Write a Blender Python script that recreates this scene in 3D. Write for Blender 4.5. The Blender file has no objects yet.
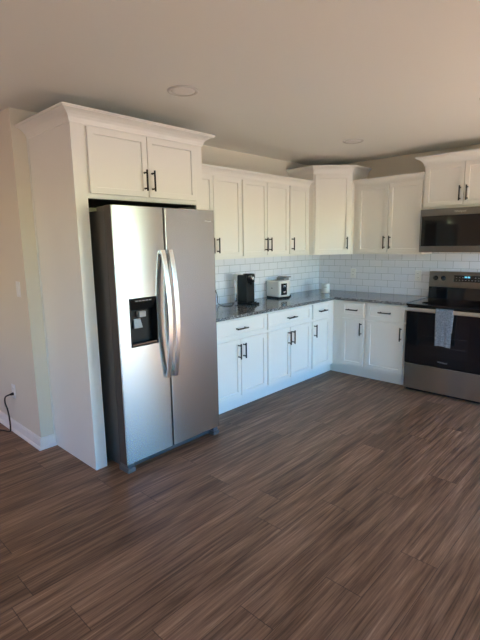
import bpy, bmesh, math, random
from mathutils import Matrix, Vector
random.seed(7)
SC = bpy.context.scene
COL = SC.collection
PI = math.pi

# ------------------------------------------------------------------ camera
cd = bpy.data.cameras.new('camera'); cam = bpy.data.objects.new('camera', cd); COL.objects.link(cam)
YAW, PITCH, ROLL = 0.7585, -0.1709, -0.0174
fwd = Vector((-math.sin(YAW)*math.cos(PITCH), math.cos(YAW)*math.cos(PITCH), math.sin(PITCH)))
rt = Vector((math.cos(YAW), math.sin(YAW), 0)); up = rt.cross(fwd)
r2 = math.cos(ROLL)*rt + math.sin(ROLL)*up; u2 = -math.sin(ROLL)*rt + math.cos(ROLL)*up
m = Matrix((r2, u2, -fwd)).transposed().to_4x4(); m.translation = (3.3629, -5.1047, 1.5460)
cam.matrix_world = m
cd.sensor_fit = 'HORIZONTAL'; cd.sensor_width = 36; cd.lens = 446.53/480*36; cd.clip_start = .05
SC.camera = cam

# ------------------------------------------------------------------ sky, sun, exposure
w = bpy.data.worlds.new('sky'); SC.world = w; w.use_nodes = True
nt = w.node_tree; nt.nodes.clear()
sky = nt.nodes.new('ShaderNodeTexSky'); sky.sky_type = 'NISHITA'; sky.sun_disc = False
sky.sun_elevation = math.radians(48); sky.sun_rotation = math.radians(-90); sky.air_density = 1.0; sky.dust_density = .5; sky.ozone_density = 2.0
bg = nt.nodes.new('ShaderNodeBackground'); bg.inputs[1].default_value = 0.75
wo = nt.nodes.new('ShaderNodeOutputWorld')
hs = nt.nodes.new('ShaderNodeHueSaturation'); hs.inputs['Saturation'].default_value = 2.2; hs.inputs['Hue'].default_value = .512
nt.links.new(sky.outputs[0], hs.inputs['Color']); nt.links.new(hs.outputs[0], bg.inputs[0]); nt.links.new(bg.outputs[0], wo.inputs[0])
sd = bpy.data.lights.new('sun', 'SUN'); sd.energy = 27.0; sd.angle = math.radians(.6); sd.color = (1, .87, .68)
sun = bpy.data.objects.new('sun', sd); COL.objects.link(sun)
sun.rotation_euler = Vector((-math.cos(math.radians(50)), -.10, -math.sin(math.radians(50)))).to_track_quat('-Z', 'Y').to_euler()
def portal(loc, rot, sx, sy):          # daylight enters through this opening (portal: guides the sky's own light)
    l = bpy.data.lights.new('window_daylight', 'AREA'); l.shape = 'RECTANGLE'; l.size = sx; l.size_y = sy
    l.cycles.is_portal = True
    o = bpy.data.objects.new('window_daylight', l); COL.objects.link(o); o.location = loc; o.rotation_euler = rot
XR, YB, XL, H = 4.9, -8.2, -4.0, 2.485
PATIO = (-2.25, -.35, .06, 2.12)        # y0 y1 z0 z1 on the right wall
ADDED_SIDEW = (-6.5, -4.9, .10, 2.12)         # y0 y1 z0 z1 on the right wall, unseen behind the camera, added for warm sun bounce
DINEW = (-1.6, -.8, .75, 2.05)          # x0 x1 z0 z1 on the rear wall
portal((XR+.02, (PATIO[0]+PATIO[1])/2, (PATIO[2]+PATIO[3])/2), (0, PI/2, 0), PATIO[3]-PATIO[2], PATIO[1]-PATIO[0])
portal((XR+.02, (ADDED_SIDEW[0]+ADDED_SIDEW[1])/2, (ADDED_SIDEW[2]+ADDED_SIDEW[3])/2), (0, PI/2, 0), ADDED_SIDEW[3]-ADDED_SIDEW[2], ADDED_SIDEW[1]-ADDED_SIDEW[0])
for W in (DINEW,):
    portal(((W[0]+W[1])/2, YB-.02, (W[2]+W[3])/2), (PI/2, 0, 0), W[1]-W[0], W[3]-W[2])
vs = SC.view_settings; vs.view_transform = 'Standard'; vs.look = 'None'; vs.gamma = 1; vs.use_curve_mapping = False
vs.exposure = 1.84
cy = SC.cycles; cy.use_denoising = True; cy.max_bounces = 14; cy.diffuse_bounces = 9; cy.glossy_bounces = 6
cy.sample_clamp_indirect = 8

# ------------------------------------------------------------------ materials
def mat(name, col, rough=.5, metal=0, **k):
    M = bpy.data.materials.new(name); M.use_nodes = True
    b = M.node_tree.nodes['Principled BSDF']
    b.inputs['Base Color'].default_value = (*col, 1); b.inputs['Roughness'].default_value = rough
    b.inputs['Metallic'].default_value = metal
    for a, v in k.items(): b.inputs[a.replace('_', ' ')].default_value = v
    return M
def N(M, t, **k):
    n = M.node_tree.nodes.new('ShaderNode'+t)
    for a, v in k.items(): setattr(n, a, v)
    return n
def LK(M, a, b): M.node_tree.links.new(a, b)
def PB(M): return M.node_tree.nodes['Principled BSDF']
def mth(M, op, a, b=None, c=None):
    n = N(M, 'Math', operation=op)
    for i, v in enumerate((a, b, c)):
        if v is None: continue
        if isinstance(v, (int, float)): n.inputs[i].default_value = v
        else: LK(M, v, n.inputs[i])
    return n.outputs[0]
def ramp(M, fac, stops):
    n = N(M, 'ValToRGB'); LK(M, fac, n.inputs[0]); e = n.color_ramp.elements
    while len(e) < len(stops): e.new(.5)
    for q, (p, c) in zip(e, stops): q.position = p; q.color = (*c, 1)
    return n.outputs[0]
def bump(M, h, s, d=.001):
    n = N(M, 'Bump'); n.inputs['Strength'].default_value = s; n.inputs['Distance'].default_value = d
    LK(M, h, n.inputs['Height']); LK(M, n.outputs[0], PB(M).inputs['Normal'])
def noise(M, vec, scale, detail=4, rough=.55):
    n = N(M, 'TexNoise'); n.inputs['Scale'].default_value = scale; n.inputs['Detail'].default_value = detail
    n.inputs['Roughness'].default_value = rough
    if vec is not None: LK(M, vec, n.inputs['Vector'])
    return n.outputs['Fac']
def geo(M): return N(M, 'NewGeometry').outputs['Position']
def objc(M): return N(M, 'TexCoord').outputs['Object']
def mapping(M, vec, sc):
    n = N(M, 'Mapping'); n.inputs['Scale'].default_value = sc; LK(M, vec, n.inputs['Vector']); return n.outputs[0]

def paint(name, col, rough, sc=260, st=.12):
    M = mat(name, col, rough); bump(M, noise(M, geo(M), sc, 2), st, .0006); return M
m_wall = paint('greige wall paint', (.70, .65, .55), .75)
m_ceil = paint('white ceiling paint', (.725, .73, .70), .55)
m_cab = paint('white cabinet lacquer', (.79, .785, .75), .33, 90, .05)
m_trim = mat('white trim paint', (.80, .79, .77), .4)
m_black = mat('black handle metal', (.008, .008, .009), .40, 0, Specular_IOR_Level=.35)
m_recess_shade = mat('recess shade board', (.05, .04, .032), .7)  # shade of the gap above the refrigerator, put into the colour
m_plate = mat('white plastic', (.80, .80, .79), .35)
m_slot = mat('dark slots', (.03, .03, .03), .5)

ANI = 0.25
def steel(name, col, rough, grain=900, aniso=.85):
    M = mat(name, col, rough, 1.0); b = PB(M)
    b.inputs['Anisotropic'].default_value = aniso; b.inputs['Anisotropic Rotation'].default_value = ANI
    t = N(M, 'Tangent', direction_type='RADIAL', axis='Z'); LK(M, t.outputs[0], b.inputs['Tangent'])
    n = noise(M, mapping(M, objc(M), (1.5, 1.5, grain)), 1, 3)
    r = N(M, 'MapRange'); r.inputs['To Min'].default_value = rough-.004; r.inputs['To Max'].default_value = rough+.004
    LK(M, n, r.inputs['Value']); LK(M, r.outputs[0], b.inputs['Roughness'])
    return M
m_steel = steel('brushed stainless steel', (.41, .428, .440), .24, 900, .92)
m_steel_dk = steel('dark stainless steel', (.30, .285, .265), .36)
m_bar = mat('polished steel bar', (.74, .74, .73), .26, 1)
m_hbar = mat('satin steel bar', (.72, .68, .63), .30, 1)
m_fside = mat('dark grey painted steel', (.048, .044, .041), .45)
m_dside = mat('dark door edge', (.035, .026, .021), .4)
m_kick = mat('grey plastic kick plate', (.07, .07, .072), .5)
m_foot = mat('grey foot cover', (.11, .11, .11), .45)
m_glass = mat('black glass', (.006, .006, .008), .06)
m_oven_win = mat('smoked oven glass', (.012, .010, .011), .10)
m_gloss = mat('gloss black plastic', (.010, .010, .012), .14)
m_matte_blk = mat('satin black plastic', (.008, .0085, .010), .42, Specular_IOR_Level=.35)
m_bay = mat('black dispenser plastic', (.004, .004, .0045), .45, Specular_IOR_Level=.25)
m_grey = mat('grey plastic', (.30, .31, .32), .4)
m_chrome = mat('chrome', (.78, .78, .77), .12, 1)
m_white_gl = mat('white enamel', (.74, .74, .72), .25)
m_ceramic = mat('white ceramic', (.78, .77, .75), .22)
m_logo = mat('silver lettering', (.82, .82, .82), .3, .6)
m_mark = mat('faded grey print', (.22, .22, .23), .5)
m_lens = mat('frosted lamp lens', (.72, .71, .69), .5)
m_ring = mat('white lamp ring', (.55, .535, .51), .45)
m_burner = mat('grey burner print', (.05, .05, .052), .12)
m_cord = mat('black rubber cord', (.015, .013, .013), .5)
m_disp = mat('blue lit digits', (.1, .4, .6), .4)
PB(m_disp).inputs['Emission Color'].default_value = (.25, .75, 1, 1); PB(m_disp).inputs['Emission Strength'].default_value = .3

def wood_floor():
    M = mat('walnut plank floor', (.1, .06, .04), .4, Specular_IOR_Level=.38); b = PB(M)
    s = N(M, 'SeparateXYZ'); LK(M, geo(M), s.inputs[0]); X, Y = s.outputs[0], s.outputs[1]
    W, L = .182, 1.25
    u = mth(M, 'DIVIDE', X, W); ui = mth(M, 'FLOOR', u); uf = mth(M, 'FRACT', u)
    wn = N(M, 'TexWhiteNoise', noise_dimensions='1D'); LK(M, ui, wn.inputs['W'])
    v = mth(M, 'ADD', mth(M, 'DIVIDE', Y, L), wn.outputs['Value']); vi = mth(M, 'FLOOR', v); vf = mth(M, 'FRACT', v)
    cid = N(M, 'CombineXYZ'); LK(M, ui, cid.inputs[0]); LK(M, vi, cid.inputs[1])
    wp = N(M, 'TexWhiteNoise', noise_dimensions='2D'); LK(M, cid.outputs[0], wp.inputs['Vector']); tone = wp.outputs['Value']
    # grain: stretched along Y, shifted per plank
    off = mth(M, 'MULTIPLY', tone, 37.0)
    c0 = N(M, 'CombineXYZ'); LK(M, mth(M, 'ADD', X, off), c0.inputs[0]); LK(M, mth(M, 'MULTIPLY', Y, .12), c0.inputs[1]); LK(M, off, c0.inputs[2]); cg2o = c0.outputs[0]
    gx = mth(M, 'MULTIPLY', X, 1.0); cg = N(M, 'CombineXYZ')
    LK(M, mth(M, 'ADD', gx, off), cg.inputs[0]); LK(M, mth(M, 'MULTIPLY', Y, .026), cg.inputs[1]); LK(M, off, cg.inputs[2])
    g1 = noise(M, cg.outputs[0], 120, 6, .70); g0 = noise(M, cg2o, 14, 3, .5)
    cg2 = N(M, 'CombineXYZ'); LK(M, mth(M, 'ADD', gx, off), cg2.inputs[0]); LK(M, mth(M, 'MULTIPLY', Y, .05), cg2.inputs[1]); LK(M, off, cg2.inputs[2])
    wv = N(M, 'TexNoise'); LK(M, cg2.outputs[0], wv.inputs['Vector']); wv.inputs['Scale'].default_value = 11; wv.inputs['Detail'].default_value = 3
    wv.inputs['Distortion'].default_value = .3
    cath = mth(M, 'PINGPONG', mth(M, 'MULTIPLY', wv.outputs['Fac'], 11.0), 1.0)
    g = mth(M, 'ADD', mth(M, 'ADD', mth(M, 'MULTIPLY', g1, .64), mth(M, 'MULTIPLY', g0, .22)), mth(M, 'MULTIPLY', cath, .12))
    g = mth(M, 'ADD', g, mth(M, 'MULTIPLY', mth(M, 'SUBTRACT', tone, .5), .06))
    col = ramp(M, g, [(.31, (.055, .027, .013)), (.44, (.145, .080, .043)), (.56, (.262, .155, .090)), (.72, (.46, .30, .185))])
    e1 = mth(M, 'LESS_THAN', mth(M, 'MINIMUM', uf, mth(M, 'SUBTRACT', 1, uf)), .008)
    e2 = mth(M, 'LESS_THAN', mth(M, 'MINIMUM', vf, mth(M, 'SUBTRACT', 1, vf)), .0016)
    gap = mth(M, 'MAXIMUM', e1, e2)
    mx = N(M, 'MixRGB'); LK(M, mth(M, 'MULTIPLY', gap, .65), mx.inputs[0]); LK(M, col, mx.inputs[1]); mx.inputs[2].default_value = (.02, .012, .008, 1)
    LK(M, mx.outputs[0], b.inputs['Base Color'])
    r = N(M, 'MapRange'); r.inputs['To Min'].default_value = .36; r.inputs['To Max'].default_value = .50
    LK(M, g1, r.inputs['Value']); LK(M, r.outputs[0], b.inputs['Roughness'])
    bump(M, mth(M, 'SUBTRACT', mth(M, 'MULTIPLY', g1, .5), gap), .25, .0012)
    return M
m_floor = wood_floor()

def granite():
    M = mat('speckled grey granite', (.2, .2, .2), .10); b = PB(M); p = geo(M)
    v = N(M, 'TexVoronoi'); v.inputs['Scale'].default_value = 150; LK(M, p, v.inputs['Vector'])
    c = N(M, 'SeparateColor'); LK(M, v.outputs['Color'], c.inputs[0])
    n = noise(M, p, 45, 5, .7)
    f = mth(M, 'ADD', mth(M, 'MULTIPLY', c.outputs[0], .55), mth(M, 'MULTIPLY', n, .5))
    col = ramp(M, f, [(.25, (.018, .018, .02)), (.45, (.085, .088, .095)), (.6, (.17, .175, .185)), (.72, (.31, .315, .325)), (.86, (.52, .52, .53))])
    LK(M, col, b.inputs['Base Color']); return M
m_granite = granite()

def tile(axis):
    M = mat('white subway tile '+axis, (.8, .8, .8), .16); b = PB(M)
    s = N(M, 'SeparateXYZ'); LK(M, geo(M), s.inputs[0]); c = N(M, 'CombineXYZ')
    LK(M, s.outputs[axis.upper()], c.inputs[0]); LK(M, mth(M, 'SUBTRACT', s.outputs['Z'], .914), c.inputs[1])
    t = N(M, 'TexBrick'); t.offset = .5; t.inputs['Scale'].default_value = 1
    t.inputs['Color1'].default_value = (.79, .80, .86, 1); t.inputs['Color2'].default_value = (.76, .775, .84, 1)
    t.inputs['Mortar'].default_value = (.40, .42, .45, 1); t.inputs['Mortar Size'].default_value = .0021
    t.inputs['Mortar Smooth'].default_value = .1; t.inputs['Brick Width'].default_value = .163; t.inputs['Row Height'].default_value = .0800
    LK(M, c.outputs[0], t.inputs['Vector']); LK(M, t.outputs['Color'], b.inputs['Base Color'])
    bump(M, mth(M, 'SUBTRACT', 1, t.outputs['Fac']), .5, .002); return M
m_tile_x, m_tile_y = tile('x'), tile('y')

def towelmat():
    M = mat('blue grey terry cloth', (.3, .36, .44), .95); n = noise(M, objc(M), 60, 5, .7)
    LK(M, ramp(M, n, [(.35, (.10, .13, .17)), (.65, (.27, .32, .39))]), PB(M).inputs['Base Color']); bump(M, noise(M, objc(M), 320, 3), .8, .003); return M
m_towel = towelmat()
m_out = mat('pale ground outside', (.13, .14, .12), .9)

# ------------------------------------------------------------------ mesh helpers
def B(bm, x0, x1, y0, y1, z0, z1, bev=0, seg=2):
    vs_ = [bm.verts.new((x, y, z)) for x in (x0, x1) for y in (y0, y1) for z in (z0, z1)]
    q = [(0, 1, 3, 2), (4, 6, 7, 5), (0, 4, 5, 1), (2, 3, 7, 6), (0, 2, 6, 4), (1, 5, 7, 3)]
    fs = [bm.faces.new([vs_[i] for i in f]) for f in q]
    bm.normal_update()
    if bev:
        es = list({e for f in fs for e in f.edges})
        bmesh.ops.bevel(bm, geom=es, offset=bev, segments=seg, profile=.5, affect='EDGES')
    return fs
def box(*a, **k):
    bm = bmesh.new(); B(bm, *a, **k); return bm
def tube(bm, pts, r, seg=12, caps=True, ry=None):
    pts = [Vector(p) for p in pts]; rings = []
    up_ = None
    for i, p in enumerate(pts):
        d = (pts[min(i+1, len(pts)-1)]-pts[max(i-1, 0)]).normalized()
        if up_ is None: up_ = Vector((0, 0, 1)) if abs(d.z) < .9 else Vector((1, 0, 0))
        s = d.cross(up_).normalized(); up_ = s.cross(d).normalized()
        R = r[i] if isinstance(r, (list, tuple)) else r
        rings.append([bm.verts.new(p+s*R*math.cos(2*PI*k/seg)+up_*(ry or R)*math.sin(2*PI*k/seg)) for k in range(seg)])
    for a, b in zip(rings, rings[1:]):
        for k in range(seg): f = bm.faces.new((a[k], a[(k+1) % seg], b[(k+1) % seg], b[k])); f.smooth = True
    if caps: bm.faces.new(rings[0][::-1]); bm.faces.new(rings[-1])
    return bm
def lathe(bm, prof, c=(0, 0, 0), seg=32, axis='z'):
    def P(r, h, a):
        x, y = r*math.cos(a), r*math.sin(a)
        v = (x, y, h) if axis == 'z' else (x, -h, y)
        return (c[0]+v[0], c[1]+v[1], c[2]+v[2])
    rings = [[bm.verts.new(P(max(r, 1e-5), h, 2*PI*k/seg)) for k in range(seg)] for r, h in prof]
    for a, b in zip(rings, rings[1:]):
        for k in range(seg): f = bm.faces.new((a[k], a[(k+1) % seg], b[(k+1) % seg], b[k])); f.smooth = True
    bm.faces.new(rings[0][::-1]); bm.faces.new(rings[-1]); return bm
def extrude_poly(bm, poly, z0, z1, bev=0):
    lo = [bm.verts.new((x, y, z0)) for x, y in poly]; hi = [bm.verts.new((x, y, z1)) for x, y in poly]
    n = len(poly); fs = [bm.faces.new(lo[::-1]), bm.faces.new(hi)]
    for i in range(n): fs.append(bm.faces.new((lo[i], lo[(i+1) % n], hi[(i+1) % n], hi[i])))
    if bev: bmesh.ops.bevel(bm, geom=list(fs[1].edges)+list(fs[0].edges), offset=bev, segments=2, profile=.5, affect='EDGES')
    return bm
def sweep(bm, path, prof, z):
    """moulding: profile (out, up) run along a plan path, outward = right of travel, mitred corners"""
    n = len(path); rows = []
    nr = []
    for a, b in zip(path, path[1:]):
        d = Vector((b[0]-a[0], b[1]-a[1])).normalized(); nr.append(Vector((d.y, -d.x)))
    for i, p in enumerate(path):
        if i == 0: o = nr[0]
        elif i == n-1: o = nr[-1]
        else:
            o = nr[i-1]+nr[i]; o = o/(1+nr[i-1].dot(nr[i]))
        rows.append([bm.verts.new((p[0]+o.x*u, p[1]+o.y*u, z+h)) for u, h in prof])
    k = len(prof)
    for a, b in zip(rows, rows[1:]):
        for j in range(k): bm.faces.new((a[j], b[j], b[(j+1) % k], a[(j+1) % k]))
    bm.faces.new(rows[0]); bm.faces.new(rows[-1][::-1]); return bm
def obj(name, bm, mats, parent=None, smooth=False):
    bmesh.ops.recalc_face_normals(bm, faces=bm.faces)
    me = bpy.data.meshes.new(name); bm.to_mesh(me); bm.free()
    for q in (mats if isinstance(mats, (list, tuple)) else [mats]): me.materials.append(q)
    if smooth:
        for p in me.polygons: p.use_smooth = True
    o = bpy.data.objects.new(name, me); COL.objects.link(o)
    if parent: o.parent = parent
    return o
def tag(o, label, cat, group=None):
    o['label'] = label; o['category'] = cat
    if group: o['group'] = group
    return o
def thing(name, label, cat, loc=(0, 0, 0), rz=0, group=None):
    o = bpy.data.objects.new(name, None); COL.objects.link(o); o.location = loc; o.rotation_euler = (0, 0, rz)
    o.empty_display_size = .1
    return tag(o, label, cat, group)
def struct(name, bm, m_):
    o = obj(name, bm, m_); o['kind'] = 'structure'; return o
def text(name, s, size, loc, rot, m_, parent, ext=.0004):
    c = bpy.data.curves.new(name, 'FONT'); c.body = s; c.size = size; c.extrude = ext; c.align_x = 'CENTER'; c.align_y = 'CENTER'
    t = bpy.data.objects.new(name+'_curve', c); COL.objects.link(t)
    me = bpy.data.meshes.new_from_object(t); bpy.data.objects.remove(t); me.name = name
    me.materials.clear(); me.materials.append(m_)
    o = bpy.data.objects.new(name, me); COL.objects.link(o); o.parent = parent; o.location = loc; o.rotation_euler = rot
    return o

# ------------------------------------------------------------------ room
T = .12
struct('floor', box(XL, XR, YB, 0, -.1, 0), m_floor)
struct('ceiling', box(XL, XR, YB, 0, H, H+.1), m_ceil)
struct('wall_back', box(-T, XR, 0, T, 0, H), m_wall)
bm = bmesh.new()                                     # left wall ends in a corner and turns away beside the refrigerator
YC = -3.813
extrude_poly(bm, [(0, 0), (-T, 0), (-T, YC+T), (XL, YC+T), (XL, YC), (0, YC)], 0, H)
struct('wall_left', bm, m_wall)
def wall_with_holes(bm, a0, a1, holes, put):
    xs = sorted(holes); cur = a0
    for h in xs:
        put(bm, cur, h[0], 0, H); put(bm, h[0], h[1], 0, h[2]); put(bm, h[0], h[1], h[3], H); cur = h[1]
    put(bm, cur, a1, 0, H)
bm = bmesh.new(); wall_with_holes(bm, YB, 0, [PATIO, ADDED_SIDEW], lambda b, p, q, z0, z1: z1 > z0 and B(b, XR, XR+T, p, q, z0, z1)); struct('wall_right', bm, m_wall)
bm = bmesh.new(); wall_with_holes(bm, XL, XR, [DINEW], lambda b, p, q, z0, z1: B(b, p, q, YB-T, YB, z0, z1)); struct('wall_rear', bm, m_wall)
struct('wall_dining', box(XL-T, XL, YB, YC+T, 0, H), m_wall)
struct('ground', box(-40, 45, -45, 40, -.5, -.4), m_out)
for i, (y0, y1, z0, z1) in enumerate((PATIO, ADDED_SIDEW)):  # frames of the patio opening and the added side opening
    bm = bmesh.new()
    for a, b in ((y0, y0+.07), (y1-.07, y1), ((y0+y1)/2-.045, (y0+y1)/2+.045)): B(bm, XR+.03, XR+.09, a, b, z0, z1)
    B(bm, XR+.03, XR+.09, y0, y1, z0, z0+.07); B(bm, XR+.03, XR+.09, y0, y1, z1-.07, z1)
    struct('door_%d' % (i+1), bm, m_trim)
for i, (x0, x1, z0, z1) in enumerate((DINEW,)):
    bm = bmesh.new()
    for a, b in ((x0, x0+.05), (x1-.05, x1), ((x0+x1)/2-.03, (x0+x1)/2+.03)): B(bm, a, b, YB-.09, YB-.03, z0, z1)
    for c in (z0, (z0+z1)/2-.02, z1-.05): B(bm, x0, x1, YB-.09, YB-.03, c, c+.05)
    struct('window_%d' % (i+1), bm, m_trim)
bbp = [(0, 0), (.030, 0), (.029, .010), (.024, .017), (.0155, .021), (.0145, .076), (.011, .082), (.009, .088), (0, .090)]
bm = bmesh.new(); sweep(bm, [(XL+.001, YC), (0, YC), (0, -3.7075)], bbp, 0); struct('baseboard_left', bm, m_trim)
bm = bmesh.new(); sweep(bm, [(2.30, 0), (XR, 0)], bbp, 0); struct('baseboard_back', bm, m_trim)

# ------------------------------------------------------------------ cabinets
def shaker(x0, x1, z0, z1, yf, t=.019, fw=.057, rec=.010):
    """shaker front: flat frame with a recessed centre panel; yf = its back plane, faces -y"""
    bm = bmesh.new(); fs = B(bm, x0, x1, yf-t, yf, z0, z1)
    front = min(fs, key=lambda f: f.calc_center_median().y)
    r = bmesh.ops.inset_region(bm, faces=[front], thickness=fw, depth=0)
    r2_ = bmesh.ops.inset_region(bm, faces=[front], thickness=.0035, depth=0)
    bmesh.ops.translate(bm, vec=(0, rec, 0), verts=front.verts)
    es = [e for e in bm.edges if all(abs(v.co.y-(yf-t)) < 1e-6 for v in e.verts) and
          (all(abs(v.co.x-x0) < 1e-6 for v in e.verts) or all(abs(v.co.x-x1) < 1e-6 for v in e.verts) or
           all(abs(v.co.z-z0) < 1e-6 for v in e.verts) or all(abs(v.co.z-z1) < 1e-6 for v in e.verts))]
    bmesh.ops.bevel(bm, geom=es, offset=.0022, segments=2, profile=.5, affect='EDGES')
    return bm
def pull(cx, cz, yf, vertical=True, L=.142):
    bm = bmesh.new(); out = .034; h = L/2; q = h-.018
    d = (0, 0, 1) if vertical else (1, 0, 0); c = Vector((cx, yf, cz)); D = Vector(d)
    tube(bm, [c+Vector((0, -out, 0))-D*h, c+Vector((0, -out, 0))+D*h], .0068, 10)
    for s in (-1, 1):
        tube(bm, [c+D*q*s+Vector((0, .0005, 0)), c+D*q*s+Vector((0, -out, 0))], .0055, 8)
        tube(bm, [c+D*q*s+Vector((0, .0005, 0)), c+D*q*s+Vector((0, -.004, 0))], .0075, 10)
    return bm
def add_door(t, x0, x1, z0, z1, yf, hx, top, fw=.057, L=.142):
    d = obj('door', shaker(x0, x1, z0, z1, yf, fw=fw), m_cab, t)
    hxx = x1-.029 if hx == 'r' else x0+.029
    cz = z1-.036-L/2 if top else z0+.040+L/2
    obj('handle', pull(hxx, cz, yf-.019, True, L), m_black, d)
def add_drawer(t, x0, x1, z0, z1, yf, L=.142):
    d = obj('drawer', shaker(x0, x1, z0, z1, yf, fw=.045, rec=.008), m_cab, t)
    obj('handle', pull((x0+x1)/2, (z0+z1)/2, yf-.019, False, L), m_black, d)
BD, BZ = .61, .884
def base_cabinet(label, loc, rz, wd, doors, drawers, depth=BD, x_toe=(0, 0), corner=False):
    t = thing('base_cabinet', label, 'cabinet', loc, rz, 'white base cabinets')
    obj('carcass', box(0, wd, -depth, -.002, .11, BZ), m_cab, t)
    tb = box(x_toe[0], wd+x_toe[1], -depth+.07, -depth+.085, 0, .11)
    if corner: B(tb, -.0855, -.0705, -depth, -depth+.085, 0, .11); B(tb, -.0855, 0, -depth+.001, -depth+.085, .1095, .1115)
    obj('toe_kick', tb, m_cab, t)
    for a in doors: add_door(t, *a[:2], .145, .682, -depth, a[2], True)
    for a in drawers: add_drawer(t, *a, .703, .866, -depth)
    return t
RZ = PI/2
# left run: local x runs towards the back corner; location y is the cabinet's near side
y = -2.604
base_cabinet('white two-door base cabinet beside the refrigerator, under the black coffee maker', (0, y, 0), RZ, -1.836-y,
             [(-2.574-y, -2.216-y, 'r'), (-2.208-y, -1.850-y, 'l')], [(-2.574-y, -1.850-y)], x_toe=(-.02, 0))
y = -1.835
base_cabinet('white base cabinet under the white toaster, two doors and a wide drawer, between its neighbours', (0, y, 0), RZ, -1.0765-y,
             [(-1.820-y, -1.4675-y, 'r'), (-1.4595-y, -1.096-y, 'l')], [(-1.820-y, -1.096-y)])
y = -1.0755
base_cabinet('narrow white one-door base cabinet on the left run ending at the inside corner', (0, y, 0), RZ, -.6105-y,
             [(-1.056-y, -.708-y, 'l')], [(-1.056-y, -.708-y)])
# back run
x = .6105
base_cabinet('narrow white one-door base cabinet on the back run in the inside corner', (x, 0, 0), 0, 1.028-x,
             [(.738-x, 1.008-x, 'r')], [(.738-x, 1.008-x)], x_toe=(-.0705, 0), corner=True)
x = 1.029
base_cabinet('white one-door base cabinet directly left of the black range', (x, 0, 0), 0, 1.484-x,
             [(1.050-x, 1.466-x, 'r')], [(1.050-x, 1.466-x)])
obj_ct = bmesh.new()
extrude_poly(obj_ct, [(.009, -2.626), (.648, -2.626), (.648, -.648), (1.489, -.648), (1.489, -.009), (.009, -.009)], BZ+.0005, .914, .003)
tag(obj('countertop', obj_ct, m_granite), 'speckled grey granite countertop running L-shaped over the base cabinets', 'countertop')

crown_p = [(0, -.012), (.006, -.012), (.007, -.004), (.010, .004), (.014, .018), (.024, .034), (.040, .048), (.058, .057), (.066, .060), (.066, .066), (.072, .067), (.072, .076), (0, .076)]
def scaled(k, kz=1): return [(a*k, b*kz) for a, b in crown_p]
UD = .297
def wall_cabinet(label, loc, rz, wd, depth, z0, z1, doors, dz, L=.142, name='wall_cabinet'):
    t = thing(name, label, 'cabinet', loc, rz, 'white wall cabinets')
    bm = bmesh.new(); B(bm, 0, wd, -depth, -.002, z0, z1)
    obj('carcass', bm, m_cab, t)
    for a in doors: add_door(t, a[0], a[1], dz[0], dz[1], -depth, a[2], False, L=L)
    return t
UZ0, UZ1 = 1.393, 2.166
y = -2.604
wall_cabinet('white two-door wall cabinet beside the refrigerator, partly hidden by it', (0, y, 0), RZ, -1.829-y, UD, UZ0, UZ1,
             [(-2.580-y, -2.2155-y, 'r'), (-2.2085-y, -1.843-y, 'l')], (1.414, 2.151))
# its right-hand door carries the pull seen past the refrigerator
y = -1.828
wall_cabinet('white two-door wall cabinet above the coffee maker and toaster', (0, y, 0), RZ, -1.068-y, UD, UZ0, UZ1,
             [(-1.814-y, -1.4525-y, 'r'), (-1.4455-y, -1.085-y, 'l')], (1.414, 2.151))
y = -1.067
wall_cabinet('narrow white one-door wall cabinet left of the diagonal corner cabinet', (0, y, 0), RZ, -.6705-y, UD, UZ0, UZ1,
             [(-1.053-y, -.718-y, 'l')], (1.414, 2.151))
bm = bmesh.new(); sweep(bm, [(UD, -2.6305), (UD, -.671)][::1], scaled(.80, .86), UZ1)
# travel +y along the left run: outward (right of travel) is +x
tag(obj('crown_molding', bm, m_cab), 'white crown molding running along the tops of the three left wall cabinets', 'molding')
# diagonal corner cabinet
DC, DS = .670, .354
t = thing('corner_cabinet', 'tall white diagonal wall cabinet in the corner with one door', 'cabinet', (0, 0, 0), 0, 'white wall cabinets')
bm = bmesh.new(); extrude_poly(bm, [(.002, -.002), (.002, -DC), (DS, -DC), (DC, -DS), (DC, -.002)], UZ0, 2.322); obj('carcass', bm, m_cab, t)
fwid = math.hypot(DC-DS, DC-DS)
Md = Matrix.Translation((DS, -DC, 0)) @ Matrix.Rotation(PI/4, 4, 'Z')
d = obj('door', shaker(.020, fwid-.026, 1.414, 2.290, 0), m_cab, t); d.matrix_local = Md
obj('handle', pull(fwid-.026-.029, 1.454+.071, -.019), m_black, d)
bm = bmesh.new(); sweep(bm, [(.002, -DC), (DS, -DC), (DC, -DS), (DC, -.002)], scaled(.74, .90), 2.322); obj('crown_molding', bm, m_cab, t)
x = .671
t = wall_cabinet('white two-door wall cabinet between the corner cabinet and the microwave', (x, 0, 0), 0, 1.477-x, UD, UZ0, UZ1,
             [(.730-x, 1.094-x, 'r'), (1.101-x, 1.462-x, 'l')], (1.414, 2.151))
bm = bmesh.new(); sweep(bm, [(0, -UD), (1.477-x, -UD)], scaled(.80, .86), UZ1); obj('crown_molding', bm, m_cab, t)
x = 1.478
t = wall_cabinet('short white two-door wall cabinet above the microwave', (x, 0, 0), 0, 2.262-x, .316, 1.856, 2.298,
             [(1.496-x, 1.8685-x, 'r'), (1.8755-x, 2.246-x, 'l')], (1.879, 2.283))
bm = bmesh.new(); sweep(bm, [(0, -.002), (0, -.316), (2.262-x, -.316), (2.262-x, -.002)], scaled(1.12, 1.0), 2.300); obj('crown_molding', bm, m_cab, t)

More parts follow.
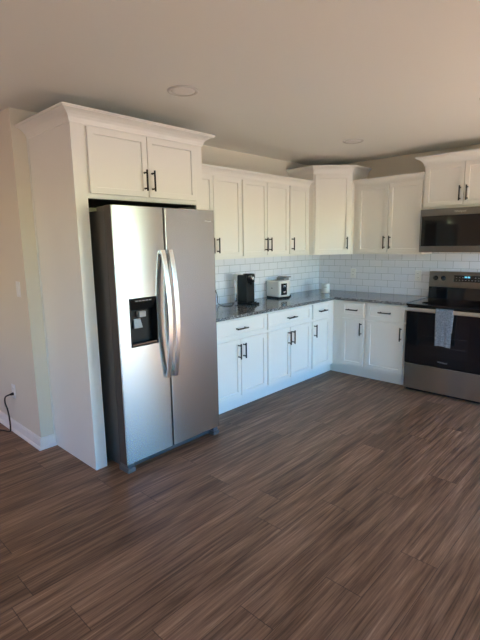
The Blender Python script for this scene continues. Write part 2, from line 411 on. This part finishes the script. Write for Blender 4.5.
# cabinet built around the refrigerator
FX, FY0, FY1 = .633, -3.706, -2.632
t = thing('refrigerator_cabinet', 'tall white cabinet built around the refrigerator with two doors above it', 'cabinet', (0, FY0, 0), RZ)
W_ = FY1-FY0
bm = bmesh.new(); B(bm, 0, .018, -FX, -.002, 0, 2.302); B(bm, .018, .086, -FX, -FX+.02, 0, 2.302); obj('side_panel', bm, m_cab, t)
bm = bmesh.new(); B(bm, W_-.018, W_, -FX, -.002, 0, 2.302); B(bm, W_-.070, W_-.018, -FX, -FX+.02, 0, 2.302); obj('side_panel', bm, m_cab, t)
obj('carcass', box(.0185, W_-.0185, -FX+.0205, -.002, 1.848, 2.302), m_cab, t)
obj('recess_shade_panel', box(.019, W_-.019, -FX+.021, -.003, 1.842, 1.8475), m_recess_shade, t)  # dark sheet added so the gap over the refrigerator looks shaded
bm = bmesh.new(); B(bm, .0865, W_-.0705, -FX, -FX+.02, 1.846, 2.302); obj('face_frame', bm, m_cab, t)
o_ = FY0
add_door(t, -3.605-o_, -3.1615-o_, 1.876, 2.284, -FX, 'r', False)
add_door(t, -3.1545-o_, -2.712-o_, 1.876, 2.284, -FX, 'l', False)
bm = bmesh.new(); sweep(bm, [(0, -.002), (0, -FX), (W_, -FX), (W_, -.42)], scaled(1.12, .93), 2.304)
obj('crown_molding', bm, m_cab, t)
obj('scribe_strip', box(-.008, 0, -.012, -.001, .092, 2.29), m_cab, t)

# backsplash
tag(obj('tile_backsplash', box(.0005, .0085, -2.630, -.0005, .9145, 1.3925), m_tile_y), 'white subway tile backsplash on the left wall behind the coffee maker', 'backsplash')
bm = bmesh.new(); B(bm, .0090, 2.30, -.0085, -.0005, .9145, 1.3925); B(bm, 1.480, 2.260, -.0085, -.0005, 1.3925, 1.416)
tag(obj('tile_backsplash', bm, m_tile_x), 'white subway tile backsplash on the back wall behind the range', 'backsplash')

# ------------------------------------------------------------------ refrigerator
t = thing('refrigerator', 'stainless steel side-by-side refrigerator with water dispenser in the left door', 'refrigerator', (.845, -3.590, 0), RZ+math.atan2(.015, .89))
# local: x 0..0.89 along the front, y=0 the front plane, +y towards the wall
FW, Z0, Z1 = .892, .064, 1.792
obj('body', box(.008, FW-.012, .088, .755, .03, 1.765, bev=.006), m_fside, t)
obj('gasket', box(.016, FW-.016, .074, .088, .07, 1.76), m_slot, t)
dx0, dx1, dz0, dz1 = .092, .314, .868, 1.197       # dispenser bay in the left door
def fdoor(x0, x1, cut=None):
    bm = bmesh.new(); th = .074; r = .009
    L = [(x0, th)]+[(x0+r+r*math.cos(PI+PI/2*k/5), r+r*math.sin(PI+PI/2*k/5)) for k in range(6)]
    Rr = [(x1-r+r*math.cos(1.5*PI+PI/2*k/5), r+r*math.sin(1.5*PI+PI/2*k/5)) for k in range(6)]+[(x1, th)]
    if not cut: extrude_poly(bm, L+Rr, Z0, Z1, .002)
    else:
        a, b, c, d = cut
        extrude_poly(bm, L+Rr, Z0, c); extrude_poly(bm, L+Rr, d, Z1)
        extrude_poly(bm, L+[(a, 0), (a, th)], c, d); extrude_poly(bm, [(b, th), (b, 0)]+Rr, c, d)
    for f in bm.faces: f.material_index = 0 if f.calc_center_median().y < .0068 else 1
    return bm
SPL = .4095
dl = obj('door', fdoor(0, SPL-.004, (dx0, dx1, dz0, dz1)), [m_steel, m_dside], t); dl['label'] = 'left door with the water dispenser'
dr = obj('door', fdoor(SPL+.004, FW), [m_steel, m_dside], t); dr['label'] = 'plain right door'
def fhandle(cx):
    bm = bmesh.new(); za, zb = .600, 1.508; n = 28
    pts = []; rows = []
    for i in range(n+1):
        s = i/n; z = za+(zb-za)*s; out = .022+.052*(1-(2*s-1)**2)
        if i in (0, n): out = .022
        rows.append((z, out))
    w2 = .0185; th = .013; R = []
    for z, out in rows:
        ring = [(-w2, -out+th), (w2, -out+th), (w2, -out+.003), (w2-.004, -out), (-w2+.004, -out), (-w2, -out+.003)]
        R.append([bm.verts.new((cx+a, b, z)) for a, b in ring])
    for a, b in zip(R, R[1:]):
        for k in range(6): bm.faces.new((a[k], a[(k+1) % 6], b[(k+1) % 6], b[k]))
    bm.faces.new(R[0][::-1]); bm.faces.new(R[-1])
    B(bm, cx-w2, cx+w2, -.020, .0005, za, za+.028, bev=.002); B(bm, cx-w2, cx+w2, -.020, .0005, zb-.028, zb, bev=.002)
    return bm
for d_, cx in ((dl, SPL-.034), (dr, SPL+.034)):
    obj('handle', fhandle(cx), m_bar, d_)
# dispenser: recessed black bay with controls, paddle and tray
bm = bmesh.new(); q = .006
B(bm, dx0-q, dx1+q, .058, .064, dz0-q, dz1+q)                     # back of the bay
B(bm, dx0, dx0+q, -.003, .058, dz0, dz1); B(bm, dx1-q, dx1, -.003, .058, dz0, dz1)
B(bm, dx0+q, dx1-q, -.003, .058, dz0, dz0+q); B(bm, dx0+q, dx1-q, -.003, .058, dz1-q, dz1)
ds = obj('dispenser', bm, m_bay, dl)
bm = bmesh.new(); extrude_poly(bm, [(-.0035, dz1-q), (.056, dz1-q), (.056, dz1-.085), (.030, dz1-.085)], dx0+q, dx1-q)
bmesh.ops.transform(bm, matrix=Matrix(((0, 0, 1, 0), (1, 0, 0, 0), (0, 1, 0, 0), (0, 0, 0, 1))), verts=bm.verts)
cpn = obj('control_panel', bm, m_bay, ds)
for i in range(5): obj('touch_button', box(dx0+.050+i*.027, dx0+.070+i*.027, -.0005, .0045, dz1-.024, dz1-.017), m_mark, cpn)
obj('nozzle', box(dx0+.088, dx0+.142, .018, .054, dz1-.135, dz1-.096, bev=.004), m_grey, ds)
bm = bmesh.new(); extrude_poly(bm, [(-.034, 0), (.034, 0), (.025, .066), (-.025, .066)], -.006, .006, .002)
bmesh.ops.transform(bm, matrix=Matrix.Translation((dx0+.088, .040, dz0+.118)) @ Matrix.Rotation(PI/2-.2, 4, 'X'), verts=bm.verts)
obj('paddle', bm, m_grey, ds)
obj('drip_tray', box(dx0+.010, dx1-.010, -.001, .056, dz0+.008, dz0+.022, bev=.003), m_gloss, ds)
lg = text('logo', 'Whirlpool', .015, (FW-.070, -.0008, Z1-.082), (PI/2, 0, 0), m_logo, dr)
obj('kick_plate', box(.06, FW-.06, .045, .075, .012, .060, bev=.003), m_kick, t)
for x0, x1 in ((.004, .066), (FW-.074, FW-.012)):
    bm = bmesh.new(); B(bm, x0, x1, -.004, .110, .0, .034, bev=.004); B(bm, x0+.004, x1-.006, .004, .100, .034, .060, bev=.004)
    obj('foot_cover', bm, m_foot, t)
for x0 in (.012, FW-.075):
    obj('hinge_cover', box(x0, x0+.05, .09, .19, 1.765, 1.790, bev=.005), m_fside, t)

# ------------------------------------------------------------------ range
RX0, RX1 = 1.494, 2.268
t = thing('range_oven', 'black and stainless electric range with glass cooktop on the back wall', 'range', (RX0, 0, 0), 0)
RW = RX1-RX0
obj('body', box(.003, RW-.003, -.630, -.030, .012, .885), m_matte_blk, t)
ck = obj('cooktop', box(0, RW, -.668, -.084, .886, .911, bev=.006), m_glass, t)
for cx, cyy, rr in ((.20, -.50, .105), (.57, -.50, .085), (.20, -.22, .075), (.57, -.22, .105)):
    bm = bmesh.new(); lathe(bm, [(rr, 0), (rr, .0003), (rr-.006, .0003), (rr-.006, 0)], (cx, cyy, .9111), 40); obj('burner_ring', bm, m_burner, ck)
bm = bmesh.new()
extrude_poly(bm, [(-.085, .905), (-.075, 1.035), (-.088, 1.040), (-.070, 1.204), (-.022, 1.204), (-.022, .905)], 0, RW, 0)
bmesh.ops.transform(bm, matrix=Matrix(((0, 0, 1, 0), (1, 0, 0, 0), (0, 1, 0, 0), (0, 0, 0, 1))), verts=bm.verts)
bm.faces.ensure_lookup_table()
for f in bm.faces:
    c = f.calc_center_median(); f.material_index = 1 if c.z < 1.037 else 0
bg_ = obj('backguard', bm, [m_steel_dk, m_glass], t)
def on_guard(z): return -.088+(z-1.040)*(.018/.164)
tilt = math.atan2(.018, .164)
for cx in (.068, .148, .626, .706):
    bm = bmesh.new(); lathe(bm, [(.026, -.001), (.026, .005), (.022, .007), (.020, .028), (.017, .031)], (0, 0, 0), 28, axis='y')
    B(bm, -.004, .004, -.034, -.029, -.017, .017, bev=.001)
    k_ = obj('knob', bm, m_gloss, bg_); k_.location = (cx, on_guard(1.132), 1.132); k_.rotation_euler = (-tilt, 0, 0)
bm = bmesh.new(); B(bm, -.155, .155, -.003, .001, -.033, .036, bev=.001)
dsp = obj('display', bm, m_gloss, bg_); dsp.location = (.412, on_guard(1.132), 1.132); dsp.rotation_euler = (-tilt, 0, 0)
bm = bmesh.new()
for i in range(4): B(bm, -.048+i*.013+(.004 if i > 1 else 0), -.039+i*.013+(.004 if i > 1 else 0), -.0038, -.0031, .010, .026)
obj('clock_digits', bm, m_disp, dsp)
for i in range(9):
    for j in range(2):
        if i in (3, 4, 5) and j == 1: continue
        obj('touch_button', box(-.135+i*.031, -.122+i*.031, -.0036, -.0031, -.018+j*.028, -.012+j*.028), m_mark, dsp)
od = obj('oven_door', box(.006, RW-.006, -.668, -.631, .300, .878, bev=.005), m_glass, t)
obj('window', box(.165, RW-.165, -.6692, -.6675, .405, .735), m_oven_win, od)
bm = bmesh.new()
for zz in (.50, .60):
    tube(bm, [(.18, -.6694, zz), (RW-.18, -.6694, zz)], .0008, 6)
obj('rack_lines', bm, m_burner, od)
bm = bmesh.new()
B(bm, .012, RW-.012, -.722, -.702, .842, .880, bev=.007, seg=3)
for xx in (.03, RW-.06): B(bm, xx, xx+.03, -.704, -.667, .848, .874, bev=.003)
obj('handle', bm, m_hbar, od)
text('logo', 'Whirlpool', .022, (RW/2, -.6688, .352), (PI/2, 0, 0), m_grey, od)
obj('drawer', box(.006, RW-.006, -.664, -.631, .030, .294, bev=.004), m_steel, t)
obj('base_plinth', box(.02, RW-.02, -.62, -.05, 0, .028), m_matte_blk, t)

# towel over the oven handle
def towel():
    bm = bmesh.new(); nx, ns = 14, 46; g = []
    x0, x1 = 1.811, 1.970
    path = []
    hy, hz, ry, rz_ = -.712, .861, .0145, .0245
    for i in range(25): path.append((hy-ry-.0015, .527+(hz-.527)*i/25))
    for i in range(9):
        a = PI-PI*i/8; path.append((hy+ry*math.cos(a)-.0015*(a > PI/2), hz+rz_*math.sin(a)))
    for i in range(1, 13): path.append((hy+ry, hz-.20*i/12))
    for j, (yy, zz) in enumerate(path):
        row = []
        for i in range(nx+1):
            s = i/nx; dz_ = max(0, hz-zz); fr = yy < hy
            wob = .006*math.sin(s*9+1.1)*min(1, dz_/.2) if fr else 0
            pinch = (.006*min(1, dz_/.3))*(1-2*s)
            row.append(bm.verts.new((x0+(x1-x0)*s+pinch*(1 if fr else 2.2)+.010*dz_*(1 if fr else -.3), yy-abs(wob), zz+(.004*math.sin(s*5) if j == 0 else 0))))
        g.append(row)
    for a, b in zip(g, g[1:]):
        for i in range(nx): f = bm.faces.new((a[i], a[i+1], b[i+1], b[i])); f.smooth = True
    return bm
tw = obj('dish_towel', towel(), m_towel); md = tw.modifiers.new('thickness', 'SOLIDIFY'); md.thickness = .005; md.offset = 1
tag(tw, 'blue-grey terry towel hanging over the oven door handle', 'towel')

# ------------------------------------------------------------------ microwave
t = thing('microwave', 'stainless over-the-range microwave with dark window mounted under the cabinet', 'microwave', (1.486, 0, 1.417), 0)
MW = .770; MH = .432
obj('body', box(0, MW, -.365, -.010, .012, MH), m_steel_dk, t)
DW = .640
bm = bmesh.new()
B(bm, 0, DW, -.393, -.366, MH-.068, MH, bev=.003); B(bm, 0, DW, -.393, -.366, 0, .064, bev=.003)
B(bm, 0, .016, -.393, -.366, .063, MH-.067); B(bm, DW-.02, DW, -.393, -.366, .063, MH-.067)
md_ = obj('door', bm, m_steel_dk, t)
obj('window', box(.015, DW-.019, -.3915, -.370, .0625, MH-.0665), m_glass, md_)
bm = bmesh.new(); tube(bm, [(DW-.035, -.43, .075), (DW-.035, -.43, MH-.08)], .009, 12)
for zz in (.09, MH-.095): tube(bm, [(DW-.035, -.43, zz), (DW-.035, -.39, zz)], .006, 10)
obj('handle', bm, m_bar, md_)
text('logo', 'Whirlpool', .026, (.385, -.3934, MH-.034), (PI/2, 0, 0), m_logo, md_)
cp = obj('control_panel', box(DW+.002, MW, -.393, -.366, 0, MH, bev=.003), m_gloss, t)
for i in range(3):
    for j in range(5): obj('touch_button', box(DW+.020+i*.034, DW+.042+i*.034, -.3936, -.3928, .08+j*.035, .098+j*.035), m_mark, cp)
obj('vent_grille', box(.02, MW-.02, -.36, -.05, .004, .012), m_slot, t)

# ------------------------------------------------------------------ things on the counter
CT = .9145
t = thing('coffee_maker', 'black single-serve coffee maker with tall water tank on the counter', 'coffee maker', (.225, -1.682, CT), RZ)
# local: x along the wall, -y towards the room (front)
bm = bmesh.new(); B(bm, -.062, .062, -.122, .085, 0, .020, bev=.006); obj('base', bm, m_matte_blk, t)
bm = bmesh.new(); B(bm, -.066, .066, -.056, .080, .018, .306, bev=.016, seg=4); obj('body', bm, m_matte_blk, t)
bm = bmesh.new(); lathe(bm, [(.050, .222), (.060, .230), (.064, .290), (.064, .306), (.058, .318), (.030, .321)], (0, -.030, 0), 36)
hd = obj('brew_head', bm, m_gloss, t)
bm = bmesh.new(); B(bm, -.014, .014, -.090, -.055, .205, .235, bev=.005); obj('spout', bm, m_matte_blk, t)
bm = bmesh.new(); B(bm, -.009, .009, -.097, -.092, .255, .290, bev=.003); obj('latch', bm, m_chrome, hd)
bm = bmesh.new(); lathe(bm, [(.048, .018), (.050, .021), (.050, .030), (.046, .032)], (0, -.068, 0), 32); obj('drip_tray', bm, m_gloss, t)
bm = bmesh.new(); lathe(bm, [(.034, .02), (.036, .03), (.036, .245), (.034, .250)], (-.015, .118, 0), 30); tk = obj('water_tank', bm, m_chrome, t)
tk['label'] = 'shiny upright water tank behind the body'
bm = bmesh.new(); lathe(bm, [(.040, .250), (.041, .256), (.041, .305), (.036, .311)], (-.015, .118, 0), 30); obj('tank_lid', bm, m_white_gl, tk)

t = thing('toaster', 'white toaster with end controls on the counter before the small white appliance', 'toaster', (.150, -1.062, CT), -.16)
# local: x along its length (controls at +x), y depth
bm = bmesh.new(); B(bm, -.118, .112, -.090, .086, .016, .200, bev=.018, seg=4); bd = obj('body', bm, m_white_gl, t)
obj('base', box(-.112, .106, -.082, .080, 0, .018, bev=.003), m_matte_blk, t)
for yy in (-.040, .038): obj('bread_slot', box(-.09, .085, yy-.014, yy+.014, .196, .2012), m_slot, bd)
pn = obj('control_panel', box(.1105, .1155, -.060, .030, .040, .172, bev=.002), m_gloss, t)
for zz in (.062, .128):
    bm = bmesh.new(); B(bm, .115, .131, -.034, -.002, zz, zz+.022, bev=.004); obj('lever', bm, m_chrome, pn)
obj('end_cap', box(-.1235, -.1175, -.080, .076, .02, .190), m_matte_blk, t)
bm = bmesh.new(); lathe(bm, [(.010, 0), (.010, .0006), (.007, .0008)], (0, 0, 0), 20, axis='y'); mk = obj('logo', bm, m_mark, bd); mk.location = (-.010, -.0902, .115); mk.scale = (1.5, 1, .7)

t = thing('counter_appliance', 'small white appliance with a flat dark lid behind the toaster', 'appliance', (.105, -.905, CT), -.12)
bm = bmesh.new(); B(bm, -.080, .075, -.048, .042, .018, .190, bev=.014, seg=4); obj('body', bm, m_white_gl, t)
obj('base', box(-.080, .083, -.046, .044, 0, .018, bev=.003), m_matte_blk, t)
bm = bmesh.new(); B(bm, -.075, .055, -.044, .038, .188, .226, bev=.008); obj('collar', bm, m_grey, t)
bm = bmesh.new(); B(bm, -.050, .086, -.047, .041, .224, .236, bev=.004); obj('lid', bm, m_mark, t)

t = thing('candle_jar', 'small white ceramic candle jar in the corner of the counter', 'candle', (.318, -.322, CT))
bm = bmesh.new(); lathe(bm, [(.050, 0), (.058, .002), (.058, .012), (.054, .013)], seg=40); obj('saucer', bm, m_ceramic, t)
bm = bmesh.new(); lathe(bm, [(.046, .013), (.051, .016), (.052, .022), (.052, .115), (.050, .120), (.047, .119), (.046, .104), (.0, .104)], seg=44); jr = obj('jar', bm, m_ceramic, t)
bm = bmesh.new()
for a in (-.30, -.12, .06, .24):
    aa = math.atan2(-4.78, 3.04)+a; r = .0521
    B(bm, -.0005, .0006, -.0035, .0035, -.004, .004)
    bmesh.ops.transform(bm, matrix=Matrix.Translation((r*math.cos(aa), r*math.sin(aa), .073)) @ Matrix.Rotation(aa, 4, 'Z'), verts=bm.verts[-8:])
obj('mark', bm, m_mark, jr)
bm = bmesh.new(); tube(bm, [(0, 0, .104), (.001, 0, .114)], .0012, 6); obj('wick', bm, m_slot, t)

# coffee maker's cord
bm = bmesh.new()
P_ = [(.016, -1.955, 1.060), (.045, -1.952, 1.052), (.060, -1.950, 1.0), (.055, -1.945, .945), (.075, -1.93, .9195), (.16, -1.95, .9185), (.20, -1.88, .9185), (.12, -1.80, .9185), (.09, -1.74, .9185)]
def smooth_path(P, n=6):
    P = [Vector(p) for p in P]; out = []
    for i in range(len(P)-1):
        a, b, c, d_ = P[max(i-1, 0)], P[i], P[i+1], P[min(i+2, len(P)-1)]
        for k in range(n):
            s = k/n; out.append(.5*((2*b)+(c-a)*s+(2*a-5*b+4*c-d_)*s*s+(3*b-a-3*c+d_)*s**3))
    return out+[P[-1]]
tube(bm, smooth_path(P_), .0035, 8)
B(bm, .0135, .040, -1.966, -1.944, 1.048, 1.072, bev=.004)
tag(obj('power_cord', bm, m_cord), 'black cord lying on the counter beside the coffee maker', 'cord')

# ------------------------------------------------------------------ outlets, switch
def plate_obj(name, label, cat, loc, rz, kind, group=None):
    t = thing(name, label, cat, loc, rz, group)
    p = obj('cover_plate', box(-.036, .036, -.0055, 0, -.058, .058, bev=.002), m_plate, t)
    if kind == 'outlet':
        for zz in (-.022, .022):
            s = obj('socket', box(-.016, .016, -.0072, -.0050, zz-.014, zz+.014, bev=.001), m_plate, t)
            bm = bmesh.new(); B(bm, -.008, -.0055, -.0076, -.0070, zz-.004, zz+.007); B(bm, .0055, .008, -.0076, -.0070, zz-.004, zz+.007); obj('slots', bm, m_slot, s)
    else:
        obj('rocker', box(-.012, .012, -.0085, -.005, -.030, .030, bev=.002), m_plate, t)
    return t
plate_obj('wall_outlet', 'white outlet plate on the back tile nearer the corner candle jar', 'outlet', (.520, -.0088, 1.146), 0, 'outlet', 'white wall outlets')
plate_obj('wall_outlet', 'white outlet plate on the back tile close to the range', 'outlet', (1.341, -.0088, 1.146), 0, 'outlet', 'white wall outlets')
plate_obj('wall_outlet', 'white outlet on the left tile half hidden behind the refrigerator', 'outlet', (.0088, -1.955, 1.082), RZ, 'outlet', 'white wall outlets')
plate_obj('light_switch', 'white light switch on the wall end left of the refrigerator', 'switch', (-.145, YC-.0003, 1.231), 0, 'switch')
plate_obj('wall_outlet', 'white outlet low on the left wall end with a black cord plugged in', 'outlet', (-.468, YC-.0003, .362), 0, 'outlet', 'white wall outlets')
bm = bmesh.new()
P_ = [(-.468, YC-.010, .340), (-.470, YC-.045, .338), (-.505, YC-.062, .315), (-.530, YC-.060, .262), (-.520, YC-.050, .20), (-.508, YC-.046, .12), (-.510, YC-.046, .04), (-.522, YC-.050, .0062), (-.60, YC-.085, .0055), (-.76, YC-.16, .0055), (-1.0, YC-.20, .0055)]
tube(bm, smooth_path(P_), .0062, 8)
tube(bm, [(-.468, YC-.008, .340), (-.469, YC-.022, .340), (-.472, YC-.040, .338)], [.013, .012, .006], 12)
tag(obj('power_cord', bm, m_cord), 'black cord hanging from the low outlet down to the floor', 'cord')

# ------------------------------------------------------------------ added pendant, unseen behind the camera's left; warms refrigerator panel and wall
t = thing('added_pendant_lamp', 'added warm drum pendant lamp, out of view over the dining area', 'lamp', (-.9, -6.4, H))
bm = bmesh.new(); tube(bm, [(0, 0, -.75), (0, 0, -.0005)], .006, 8); lathe(bm, [(.06, -.02), (.06, -.0005)], seg=24); obj('stem', bm, m_black, t)
bm = bmesh.new(); lathe(bm, [(.20, -.98), (.20, -.74), (.196, -.74), (.196, -.98)], seg=40); obj('lamp_shade', bm, m_plate, t)
m_added_bulb = mat('added lamp bulb', (.9, .8, .7), .5); PB(m_added_bulb).inputs['Emission Color'].default_value = (1, .72, .52, 1); PB(m_added_bulb).inputs['Emission Strength'].default_value = 20
bm = bmesh.new(); bmesh.ops.create_uvsphere(bm, u_segments=20, v_segments=12, radius=.04); bmesh.ops.translate(bm, vec=(0, 0, -.90), verts=bm.verts); obj('bulb', bm, m_added_bulb, t)
ld = bpy.data.lights.new('added_warm_light', 'POINT'); ld.energy = 11; ld.color = (1, .60, .52); ld.shadow_soft_size = .15  # warm fill added just below the pendant
lo = bpy.data.objects.new('added_warm_light', ld); COL.objects.link(lo); lo.location = (-.9, -6.4, H-1.10)

# ------------------------------------------------------------------ ceiling lights (off)
for lx, ly, lab in ((1.075, -3.170, 'round flat ceiling downlight in front of the refrigerator cabinet'),
                    (1.085, -1.090, 'round flat ceiling downlight near the diagonal corner cabinet'),
                    (2.425, -1.585, 'round flat ceiling downlight out in front of the microwave and range')):
    t = thing('ceiling_downlight', lab, 'ceiling light', (lx, ly, H), 0, 'recessed ceiling downlights')
    bm = bmesh.new(); lathe(bm, [(.098, -.0005), (.096, -.006), (.088, -.009), (.078, -.007), (.076, -.003), (.076, -.0005)], seg=48); obj('trim_ring', bm, m_ring, t)
    bm = bmesh.new(); lathe(bm, [(.0755, -.0008), (.0755, -.004), (.05, -.0055), (.0, -.006)], seg=48); obj('lens', bm, m_lens, t)
